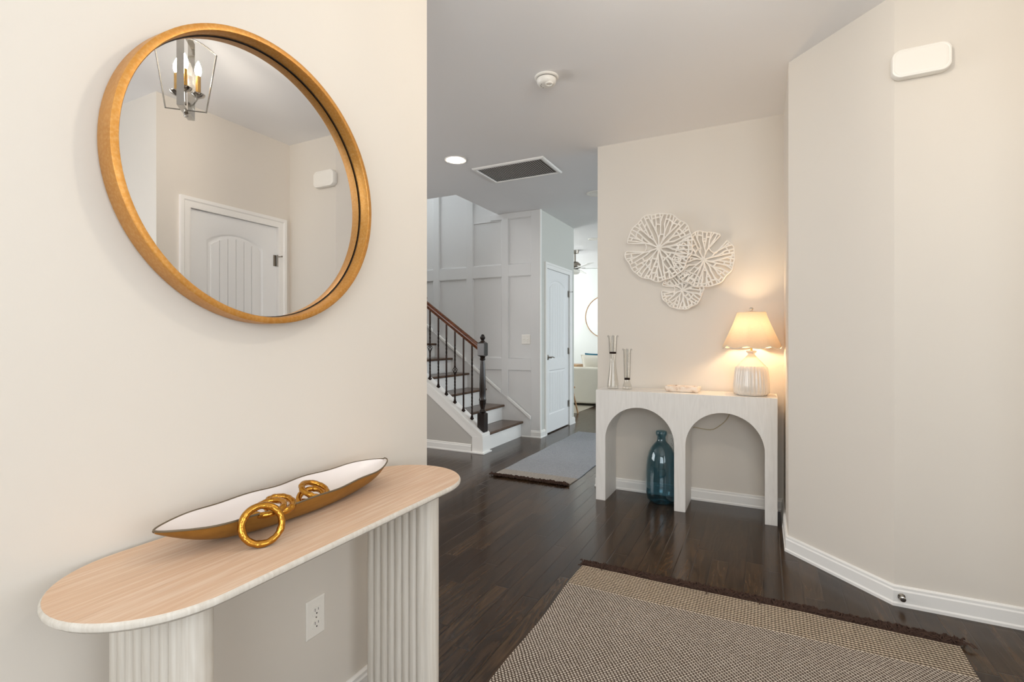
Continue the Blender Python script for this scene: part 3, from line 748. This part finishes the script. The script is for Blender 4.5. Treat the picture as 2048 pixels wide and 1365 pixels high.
def slab_leg(ya, name='leg'):
    """reeded slab standing across the table: long faces ribbed, front end a bullnose"""
    T = .052; xb_, xf = -.113, .106; n_ = 8; pw = (xf-xb_)/n_; pts = []
    for k in range(n_):
        for i in range(8):
            a = PI*i/8; pts.append((xb_+pw*(k+.5-.5*math.cos(a)), -.0085*math.sin(a)))
    rb_ = T/2
    for i in range(17):
        a = R(-90+180*i/16); pts.append((xf+.004+.022*math.cos(a), T/2+rb_*math.sin(a)*1.08))
    for k in reversed(range(n_)):
        for i in reversed(range(8)):
            a = PI*(i+1)/8; pts.append((xb_+pw*(k+.5-.5*math.cos(a)), T+.0085*math.sin(a)))
    m_ = MB().prism([(x, y+ya) for x, y in pts], 0, ZT-.033); return m_.build(name, M['whitewash'], cn, smooth=50)
slab_leg(.512-.895); slab_leg(1.207-.895)

# boat shaped bowl
bw = thing('boat_bowl', (-1.060, .889, ZT), 'long boat shaped bowl, gold outside and white inside, on the bleached console', 'bowl', rz=R(.5))
HB = .333
def boat(s, t_, inner):
    """s -1..1 along, t -1..1 across (near rim = +1)"""
    a = abs(s); e = max(1-a**3.0, 0)**.60
    wav = 1+.03*math.sin(9*s+1.3*t_)
    hw = .083*e*wav + .0008
    zr = .052 + .010*a**2 + .0016*math.sin(13*s+t_*2)
    zk = (zr-.003)*a**3.6
    if inner: hw = max(hw-.003, .0004); zk += .004*(1-a**4)
    u = t_; depth = (zr-zk)
    z = zk + depth*abs(u)**(4.5-2*a)
    return (hw*u*(1.0 if not inner else 1), s*HB, z)
NSg, NT_ = 72, 24
def boat_grid(inner):
    vs_, fs_ = [], []
    for i in range(NSg+1):
        s = -math.cos(PI*i/NSg)
        for j in range(NT_+1):
            t__ = -1+2*j/NT_; t__ = math.copysign(1-(1-abs(t__))**1.3, t__)
            vs_.append(boat(s, t__, inner))
    for i in range(NSg):
        for j in range(NT_):
            a = i*(NT_+1)+j; fs_.append((a, a+1, a+NT_+2, a+NT_+1))
    return vs_, fs_
MB().add(*boat_grid(False)).build('shell', M['boat'], bw, smooth=60)
MB().add(*boat_grid(True)).build('enamel_lining', M['enamel'], bw, smooth=60)
rm_ = MB()
loop = [boat(-math.cos(PI*i/60), 1, False) for i in range(61)] + [boat(-math.cos(PI*i/60), -1, False) for i in range(59, 0, -1)]
rm_.tube([(p[0]*.985, p[1], p[2]) for p in loop], .0022, 6, closed=True); rm_.build('rim', M['rim'], bw, smooth=60)

# gold ring chain
gc = thing('ring_chain', (-.944, .70, ZT), 'hammered gold ring chain draped over the near rim of the boat bowl', 'chain')
def link(c, nrm, r_, tr, sx=1.0, up_=(0, 0, 1)):
    n_ = Vector(nrm).normalized(); u = Vector(up_).cross(n_)
    if u.length < .01: u = Vector((1, 0, 0))
    u.normalize(); v = n_.cross(u); m_ = MB(); c = Vector(c)-Vector((-.944, .70, ZT)); rr = random.Random(int(r_*1e5)+int(c.x*1e4))
    jit = [rr.uniform(.90, 1.10) for _ in range(56)]
    K = 56
    m_.tube([c+u*math.cos(2*PI*i/K)*r_*sx+v*math.sin(2*PI*i/K)*r_ for i in range(K)], tr, 10, closed=True, rf=lambda a, k: jit[(k//2*2) % K])
    return m_.build('link', M['ringgold'], gc, smooth=70)
def onz(px, py, z): t = (CH-z)/(py-677)*FP; u = (px-1024)/FP; return (t*(-math.sin(TH)+u*math.cos(TH)), t*(math.cos(TH)+u*math.sin(TH)), z)
link(onz(524, 1050, ZT+.044), (.80, -.52, .34), .0386, .0074)
link(onz(538, 1016, ZT+.058), (.05, -.22, 1.0), .031, .0070, 1.0)
link(onz(559, 1009, ZT+.054), (.32, -.10, .95), .029, .0078)
link(onz(600, 1012, ZT+.020), (.1, -.1, 1.0), .024, .0070)
link(onz(622, 995, ZT+.034), (.3, -.35, .85), .029, .0072)
link(onz(629, 980, ZT+.048), (.40, .12, .90), .0330, .0074)

# ------------------------------------------------------------------ white arch console
wc = thing('arch_console', (-.515, 3.59, 0), 'white double arch console table against the back wall', 'console table')
out = []; CH2 = .812
x0, x1 = -.595, .595; lw, ml = .072, .074
ar = ((x1-lw)-(ml/2))/2; zsp = .454
cxs = [-(ml/2+ar), (ml/2+ar)]
out = [(x0, 0), (x0+lw, 0)]
for i, cx in enumerate(cxs):
    for k in range(33): a = PI*(1-k/32); out.append((cx+ar*math.cos(a), zsp+ar*math.sin(a)))
    out += [(-ml/2, 0), (ml/2, 0)] if i == 0 else [(x1-lw, 0), (x1, 0)]
out += [(x1, CH2), (x0, CH2)]
m_ = MB().prism(out, 0, .30, lambda u, v, w_: (u, w_, v)); m_.build('body', M['whiteoak'], wc, smooth=30, bevel=.0012)

# table lamp
TX, TY = -.073, 3.725
lp = thing('table_lamp', (TX, TY, CH2), 'lit table lamp with ribbed white ceramic base and scalloped linen shade', 'lamp')
pr = [(.084, 0), (.096, .004), (.108, .018), (.110, .035), (.109, .07), (.106, .12), (.101, .165), (.096, .188), (.088, .199)]
rib = lambda a, z: 1 + (.040*abs(math.cos(a*13)) - .022) * (1 if .01 < z < .195 else 0)
MB().lathe(pr, (0,0,0), 260, cap1=False, mod=rib).build('ribbed_body', M['ceramic'], lp, smooth=60)
MB().lathe([(.090, .197), (.080, .207), (.060, .228), (.042, .248), (.026, .266), (.020, .274), (.020, .280), (.030, .288), (.032, .293), (.031, .299), (.012, .300)], (0,0,0), 48).build('neck', M['ceramic'], lp, smooth=50)
MB().tube([(0, 0, .299), (0, 0, .375)], .007, 12).lathe([(.016, .345), (.016, .385), (.012, .39)], (0,0,0), 20).build('socket', M['brass'], lp, smooth=40)
MB().lathe([(.010, .385), (.013, .40), (.026, .425), (.030, .445), (.026, .465), (.010, .478), (.001, .480)], (0,0,0), 24).build('bulb', M['lampbulb'], lp, smooth=70)
hp = MB()
hp.tube([(.048*math.sin(PI*i/14)*1.0, 0, .375+.19*i/14) for i in range(15)], .0018, 6); hp.tube([(-.048*math.sin(PI*i/14), 0, .375+.19*i/14) for i in range(15)], .0018, 6)
for a in (0, 120, 240): hp.tube([(0, 0, .563), (.086*math.cos(R(a)), .086*math.sin(R(a)), .556)], .0015, 6)
hp.build('harp', M['brass'], lp, smooth=50)
MB().lathe([(.001, .560), (.009, .563), (.006, .568), (.006, .572), (.013, .576), (.013, .583), (.008, .588), (.001, .589)], (0,0,0), 20).build('finial', M['chrome'], lp, smooth=50)
sh_ = MB(); rt, rb_ = .088, .180; zt_, zb2 = .556, .325; NR, NV = 96, 14
vs_, fs_ = [], []
for j in range(NV+1):
    q_ = j/NV
    for i in range(NR):
        a = 2*PI*i/NR; sc_l = abs(math.sin(a*4+.6)); low = zb2 - .020*sc_l + .010
        z = zt_ + (low-zt_)*q_; r_ = rt+(rb_-rt)*(q_**1.12)
        vs_.append((r_*math.cos(a), r_*math.sin(a), z))
for j in range(NV):
    for i in range(NR): fs_.append((j*NR+i, j*NR+(i+1) % NR, (j+1)*NR+(i+1) % NR, (j+1)*NR+i))
so = sh_.add(vs_, fs_).build('shade', M['shade'], lp, smooth=60)
tb = MB().tube(vs_[NV*NR:], .0028, 6, closed=True); tb.build('shade_binding', M['pillow'], so, smooth=60)
MB().tube(vs_[:NR], .0016, 6, closed=True).build('top_binding', M['pillow'], so, smooth=60)
# cord hanging behind the right arch, plugged in behind the bottle
def onwall(px, py, Y):
    u = (px-1024)/FP; dx = -math.sin(TH)+u*math.cos(TH); dy = math.cos(TH)+u*math.sin(TH); t = Y/dy; return (t*dx, Y, CH+(677-py)/FP*t)
YW = 3.905
cp_ = [(TX+.0, TY+.118, CH2+.006), (TX-.02, 3.895, CH2+.006), (TX-.07, YW, CH2-.03)] + [onwall(a, b_, YW-.004) for a, b_ in ((1462, 815), (1459, 828), (1453, 840), (1441, 851), (1424, 860), (1404, 858), (1386, 855), (1366, 858), (1350, 872))]
def smooth_path(P_, n=6):
    P_ = [Vector(p) for p in P_]; o_ = []
    for i in range(len(P_)-1):
        p0, p1, p2, p3 = P_[max(i-1, 0)], P_[i], P_[i+1], P_[min(i+2, len(P_)-1)]
        for k in range(n):
            t = k/n; o_.append(.5*((2*p1)+(p2-p0)*t+(2*p0-5*p1+4*p2-p3)*t*t+(3*p1-p0-3*p2+p3)*t**3))
    return o_ + [P_[-1]]
tag(MB().tube(smooth_path(cp_), .0026, 6).build('power_cord', M['cord'], None, smooth=60), 'pale lamp cord looping behind the right arch of the white console', 'cord')
ox = onwall(1345, 884, YB)
outlet('outlet', (ox[0], YB, ox[2]), 0, 'white wall outlet behind the blue glass bottle, under the arch console')

# glass candle holders
def hurricane(loc, hh, rb_, rt_, rn, zn, band, label):
    o = thing('glass_vase', loc, label, 'vase', group='clear glass vases on the arch console')
    wt = .0022
    def rad(z):
        q_ = z/hh
        if z < zn: u = z/zn; return rb_+(rn-rb_)*(3*u*u-2*u**3)
        u = (z-zn)/(hh-zn); return rn+(rt_-rn)*u**1.3
    zz = [hh*i/28 for i in range(29)]
    outp = [(rad(z), z) for z in zz]; inn = [(rad(z)-wt, z) for z in reversed(zz) if z > .012]
    MB().lathe([(.001, 0)] + [(rb_-.003, 0)] + outp[1:] + inn + [(.001, .012)], (0,0,0), 40, False, False).build('glass_body', M['vase'], o, smooth=50)
    MB().lathe([(rad(band)-.004, band-.007), (rad(band)+.001, band-.007), (rad(band)+.001, band+.007), (rad(band)-.004, band+.007)], (0,0,0), 32, False, False).build('metal_band', M['iron'], o, smooth=30)
    wr = MB()
    for a in (20, 110, 200, 290):
        a = R(a); pts = [(rad(band), band), (rad(hh)-.002, hh-.004), (rad(hh)+.001, hh+.004), (rad(hh)+.006, hh+.001), (rad(hh)+.006, hh-.010)]
        wr.tube([(r_*math.cos(a), r_*math.sin(a), z) for r_, z in pts], .0011, 6)
    wr.build('wire_hooks', M['iron'], o, smooth=60)
hurricane((-1.020, 3.73, CH2), .400, .043, .033, .023, .22, .272, 'taller clear glass vase with dark band, at the left end of the arch console')
hurricane((-.915, 3.745, CH2), .300, .038, .028, .020, .07, .077, 'shorter clear glass vase with low dark band, beside the taller one')

# marble tray
mt = MB(); hw, hd = .118, .068; rg = []
for z, i, r_ in ((0, .016, .02), (.007, .006, .026), (.020, .001, .03), (.037, 0, .03), (.041, .003, .03), (.041, .018, .018), (.037, .020, .017), (.014, .026, .013)):
    rg.append([(x, y, z) for x, y in rrect(hw-i, hd-i, r_)])
mt.loft(rg); o = mt.build('marble_tray', M['marble'], None, smooth=40); o.location = (-.515, 3.742, CH2)
tag(o, 'small rectangular cream marble tray on top of the arch console', 'tray')

# blue bottle
bb = thing('glass_bottle', (-.665, 3.745, 0), 'tall dark blue glass bottle standing on the floor under the left arch', 'bottle')
pr = [(.001, .012), (.03, .008), (.060, 0), (.085, .006), (.101, .030), (.108, .07), (.111, .12), (.112, .19), (.108, .26), (.101, .32), (.089, .365), (.072, .400), (.052, .425), (.039, .438), (.033, .448), (.031, .462), (.031, .478), (.036, .486), (.040, .494), (.041, .502), (.040, .512), (.036, .517)]
inn = [(max(r_-.004, .001), z+.004*(z < .05)) for r_, z in reversed(pr[:-1])]
MB().lathe(pr + inn, (0,0,0), 56, False, False).build('bottle_body', M['blue'], bb, smooth=60)

# lotus leaf wall sculpture
art = thing('wall_sculpture', (-.56, YB, 1.77), 'three openwork white lotus leaf discs mounted together above the arch console', 'wall art')
def leaf(cx, cz, rx, rz_, notch, nw, off, seed, n0):
    rr = random.Random(seed); m_ = MB(); tau = 2*PI
    def rim(a):
        d_ = (a-notch+PI) % tau - PI
        r_ = 1 + .018*math.sin(a*9+seed) + .014*math.sin(a*14+1.7*seed) + .012*math.sin(a*4)
        return r_
    def pos(a, q_, dz=0):
        y = -off - .028*q_**2 - .006*math.sin(a*5+seed)*q_ + dz
        return (cx+.56+rx*q_*math.cos(a), y, cz-1.77+rz_*q_*math.sin(a))
    th = .0054
    # angular span without the notch
    a0 = notch+nw; a1 = notch-nw+tau
    levels = [(.03, .24, n0), (.24, .46, int(n0*2)), (.46, .72, int(n0*3.3)), (.72, 1.0, int(n0*4.6))]
    nodes = []
    prev = [None]
    grid = []
    for li, (q0, q1, cnt) in enumerate(levels):
        row = []; ribs = []
        for i in range(cnt):
            u = (i+.5+rr.uniform(-.22, .22))/cnt; a = a0+(a1-a0)*u
            par = None
            if li > 0: par = min(grid[-1], key=lambda g: abs(g[0]-a))
            sa = par[0] if par else a; sq = par[1] if par else q0
            eq = (q1+rr.uniform(-.05, .05)) if li < 3 else rim(a)
            row.append((a, eq)); ribs.append((sa, sq, a, eq))
            pts = [pos(sa+(a-sa)*(k/4)**.8, sq+(eq-sq)*k/4) for k in range(5)]
            m_.tube(pts, th*(1.1-.05*li), 5, rf=lambda t, k: 1.0+.35*abs(2*t-1), caps=False)
        # webs closing the ends of the holes, attached to neighbouring ribs
        if li in (1, 2, 3):
            for i in range(cnt-1):
                if rr.random() < (.45 if li < 3 else .9):
                    t0 = rr.uniform(.35, .9) if li < 3 else rr.uniform(.15, .75); ps = []
                    for (sa, sq, a, eq) in (ribs[i], ribs[i+1]): ps.append((sa+(a-sa)*t0**.8, sq+(eq-sq)*t0))
                    (a_, q_), (b_, p_) = ps
                    m_.tube([pos(a_, q_), pos((a_+b_)/2, (q_+p_)/2+.012), pos(b_, p_)], th*1.15, 5, caps=False)
        grid.append(row)
    # rim with the notch folded in
    path = [pos(a0+(a1-a0)*i/90, rim(a0+(a1-a0)*i/90)) for i in range(91)]
    wn = math.sin(nw)*.80; qs = [.97, .85, .72, .60, .50, .44]
    nin = [pos(notch+tau-math.asin(min(wn*(1-.0*k)/q_, .9)), q_) for k, q_ in enumerate(qs)] + [pos(notch+tau-.12, .385), pos(notch+tau+.12, .385)] + [pos(notch+tau+math.asin(min(wn/q_, .9)), q_) for q_ in reversed(qs)]
    m_.tube(path+nin, th*1.0, 6, closed=True)
    m_.lathe([(.012, -off-.003), (.012, -off+.004)], (cx+.56, 0, cz-1.77), 12, axis='y')
    m_.tube([(cx+.56, -off, cz-1.77), (cx+.56, 0, cz-1.77)], .004, 6)
    return m_.build('lotus_leaf', M['art'], art, smooth=60)
leaf(-.708, 1.880, .243, .254, R(176), R(9), .035, 3, 11)
leaf(-.392, 1.770, .210, .202, R(47), R(11), .018, 5, 10)
leaf(-.540, 1.552, .147, .143, R(172), R(10), .010, 8, 8)

# ------------------------------------------------------------------ rugs
def rug(name, x0, x1, y0, y1, fringe_y, out_s, matl, label, seed, tuft, both=None):
    o = thing(name, ((x0+x1)/2, (y0+y1)/2, 0), label, 'rug')
    cx, cy = (x0+x1)/2, (y0+y1)/2; hw, hl = (x1-x0)/2, (y1-y0)/2
    m_ = MB(); nx, ny = 40, 60; T = .008
    def hgt(x, y): return T + .0012*math.sin(x*6+seed)*math.sin(y*4)
    top, bot = [], []
    for j in range(ny+1):
        for i in range(nx+1):
            x = -hw+2*hw*i/nx; y = -hl+2*hl*j/ny
            ex = .004*math.sin(y*9+seed)*abs(x/hw)**6; ey = .007*math.sin(x*3.1+seed)*abs(y/hl)**6
            top.append((x+ex, y+ey, hgt(x, y))); bot.append((x+ex, y+ey, .0008))
    fs_ = []
    for j in range(ny):
        for i in range(nx): a = j*(nx+1)+i; fs_.append((a, a+1, a+nx+2, a+nx+1))
    n_ = len(top)
    fb = [tuple(q_+n_ for q_ in reversed(f_)) for f_ in fs_]
    side = []
    per = [i for i in range(nx+1)] + [j*(nx+1)+nx for j in range(1, ny+1)] + [ny*(nx+1)+i for i in range(nx-1, -1, -1)] + [j*(nx+1) for j in range(ny-1, 0, -1)]
    for k in range(len(per)): a, b_ = per[k], per[(k+1) % len(per)]; side.append((a, a+n_, b_+n_, b_))
    m_.add(top+bot, fs_+fb+side); m_.build('woven_body', matl, o, smooth=40)
    rr = random.Random(seed); fr_ = MB(); fy = fringe_y-cy
    nt = int((x1-x0)/.0135)
    for k in range(nt):
        bx_ = -hw+(x1-x0)*(k+.5)/nt
        for s in range(7):
            ang = rr.uniform(-.7, .7); ln = tuft*rr.uniform(.7, 1.15); p = Vector((bx_+rr.uniform(-.006, .006), fy-out_s*.004, T*.9)); pts = [p.copy()]
            for q_ in range(6):
                ang += rr.uniform(-.7, .7); p = p + Vector((math.sin(ang)*ln/6, out_s*math.cos(ang)*ln/6*.9, 0)); p.z = max(.0035, T+.018*math.sin(q_*.55)*rr.uniform(.4, 1.2)*(1-.4*q_/6)); pts.append(p.copy())
            fr_.tube(pts, .0036, 4, rf=lambda t, k_: 1.1-.4*t)
    fr_.build('fringe', M['fringe'], o, smooth=60, kind='stuff')
    return o
FY = 2.505
m1 = rug_mat('foyer_rug_weave', (FY-.21) - (FY-2.2/2), 1)
r1 = rug('area_rug', -.845, .675, FY-2.2, FY, FY, 1, m1, 'large brown and cream woven rug with dark fringe in the foyer foreground', 3, .060)
y0_, y1_ = 3.83, 6.06
m2 = rug_mat('hall_runner_weave', -(y1_-y0_)/2+.20, -1, True)
r2 = rug('runner_rug', -2.105, -1.405, y0_, y1_, y0_, -1, m2, 'woven hall runner with dark fringe lying between the stairs and arch console', 9, .065)

# ------------------------------------------------------------------ living room
lr = MB().box(-5.4, -2.66, 7.55, 10.2, .0005, .003); o = lr.build('living_room_rug', M['livrug'], None, bevel=0); tag(o, 'pale rug under the slipcovered sofa in the living room', 'rug')
sf = thing('sofa', (-2.65, 8.42, 0), 'pale slipcovered sofa seen from behind in the living room', 'sofa')
m_ = MB().box(-1.1, 1.1, 0, .22, .045, .68); m_.build('backrest', M['sofa'], sf, bevel=.035, seg=4)
m_ = MB().box(-1.1, 1.1, .18, .95, .045, .30); m_.build('base', M['sofa'], sf, bevel=.03, seg=3)
for s in (-1, 1): MB().box(s*1.0-.10, s*1.0+.10, .1, .95, .05, .58).build('armrest', M['sofa'], sf, bevel=.04, seg=4)
for x in (-.50, .50): MB().box(x-.485, x+.485, .2, .93, .30, .46).build('seat_cushion', M['sofa'], sf, bevel=.04, seg=4)
for x in (-1.0, 1.0):
    for y in (.06, .88): MB().box(x-.03, x+.03, y-.03, y+.03, .0031, .05).build('leg', M['newel'], sf)
def pillow(name, c, ax, w_, h_, d_, m, parent=None, lean=.25, rz=0, label=None, cat=None):
    m_ = MB(); n_ = 20; vs_, fs_ = [], []
    for side_ in (1, -1):
        base_i = len(vs_)
        for j in range(n_+1):
            for i in range(n_+1):
                u = -1+2*i/n_; v = -1+2*j/n_; e = (1-abs(u)**2.4)*(1-abs(v)**2.4); p = d_/2*max(e, 0)**.45
                k_ = 1-.06*(1-u*u)*abs(v)-.0; k2 = 1-.06*(1-v*v)*abs(u)
                vs_.append((u*w_/2*k2, side_*p + lean*v*h_/2, v*h_/2*k_))
        for j in range(n_):
            for i in range(n_): a = base_i+j*(n_+1)+i; fs_.append((a, a+1, a+n_+2, a+n_+1))
    m_.add(vs_, fs_); o_ = m_.build(name, m, parent, smooth=60); o_.location = c; o_.rotation_euler = (0, 0, rz)
    pp = [(-1+2*i/16, -1) for i in range(16)] + [(1, -1+2*i/16) for i in range(16)] + [(1-2*i/16, 1) for i in range(16)] + [(-1, 1-2*i/16) for i in range(16)]
    MB().tube([(u*w_/2*(1-.06*(1-v*v)*abs(u)), lean*v*h_/2, v*h_/2*(1-.06*(1-u*u)*abs(v))) for u, v in pp], .006, 6, closed=True).build('piping', m, o_, smooth=60)
    if label: tag(o_, label, cat)
    return o_
pillow('throw_pillow', (-2.66, 8.89, .680), 0, .70, .42, .20, M['pillow'], lean=-.35, label='white piped cushion leaning on the sofa back', cat='pillow')
pillow('throw_pillow', (-2.80, 9.12, .70), 0, .42, .42, .14, M['teal'], lean=-.3, label='teal cushion peeking over the white cushion on the sofa', cat='pillow')

stl = thing('stool', (-2.80, 7.42, 0), 'small wooden stool whose splayed legs show past the hall door corner', 'stool')
MB().box(-.13, .13, -.13, .13, .40, .43).build('seat', M['tan'], stl, bevel=.01)
for sx in (-1, 1):
    for sy in (-1, 1): MB().tube([(sx*.09, sy*.09, .40), (sx*.165, sy*.150, .005)], .014, 8).build('leg', M['tan'], stl, smooth=50)

sdt = thing('side_table', (-3.62, 9.75, 0), 'small tan wooden side table beyond the sofa', 'side table')
MB().box(-.3, .3, -.25, .25, .56, .66).build('tabletop', M['tan'], sdt, bevel=.005)
for sx in (-1, 1):
    for sy in (-1, 1): MB().box(sx*.27-.02, sx*.27+.02, sy*.22-.02, sy*.22+.02, .009, .56).build('leg', M['tan'], sdt)

def onY(px, py, Y): return onwall(px, py, Y)
cxm = onY(1212, 634, 10.6)
lm = thing('round_mirror', (cxm[0], 10.6, cxm[2]), 'thin framed round mirror on the far living room wall', 'mirror')
MB().lathe([(.465, 0), (.465, -.02), (.450, -.02), (.450, 0)], (0,0,0), 64, False, False, axis='y').build('frame', M['tan'], lm, smooth=30)
MB().lathe([(.451, -.008), (.001, -.008)], (0,0,0), 64, False, False, axis='y').build('mirror_glass', M['mirror'], lm)

fx_, fy_ = -2.97, 8.38
cf = thing('ceiling_fan', (fx_, fy_, H), 'white ceiling fan with a light globe in the living room', 'ceiling fan')
MB().lathe([(.07, 0), (.06, -.05), (.014, -.06), (.014, -.19), (.05, -.20), (.10, -.24), (.105, -.28), (.09, -.31), (.04, -.325)], (0,0,0), 32).build('motor_housing', M['nickel'], cf, smooth=50)
MB().lathe([(.055, -.325), (.085, -.35), (.09, -.375), (.07, -.405), (.03, -.42), (.001, -.422)], (0,0,0), 28).build('light_globe', M['plastic'], cf, smooth=60)
for k in range(5):
    a = R(24+72*k); e = (math.cos(a), math.sin(a), 0); n_ = (-math.sin(a), math.cos(a), .18)
    bl = MB(); cc = Vector((e[0]*.39, e[1]*.39, -.315)); bl.obox(cc, e, n_, Vector(e).cross(Vector(n_)), .54, .13, .008)
    bl.build('blade', M['trim'], cf, bevel=.003)
    MB().obox((e[0]*.13, e[1]*.13, -.308), e, n_, Vector(e).cross(Vector(n_)), .10, .04, .006).build('blade_bracket', M['nickel'], cf)
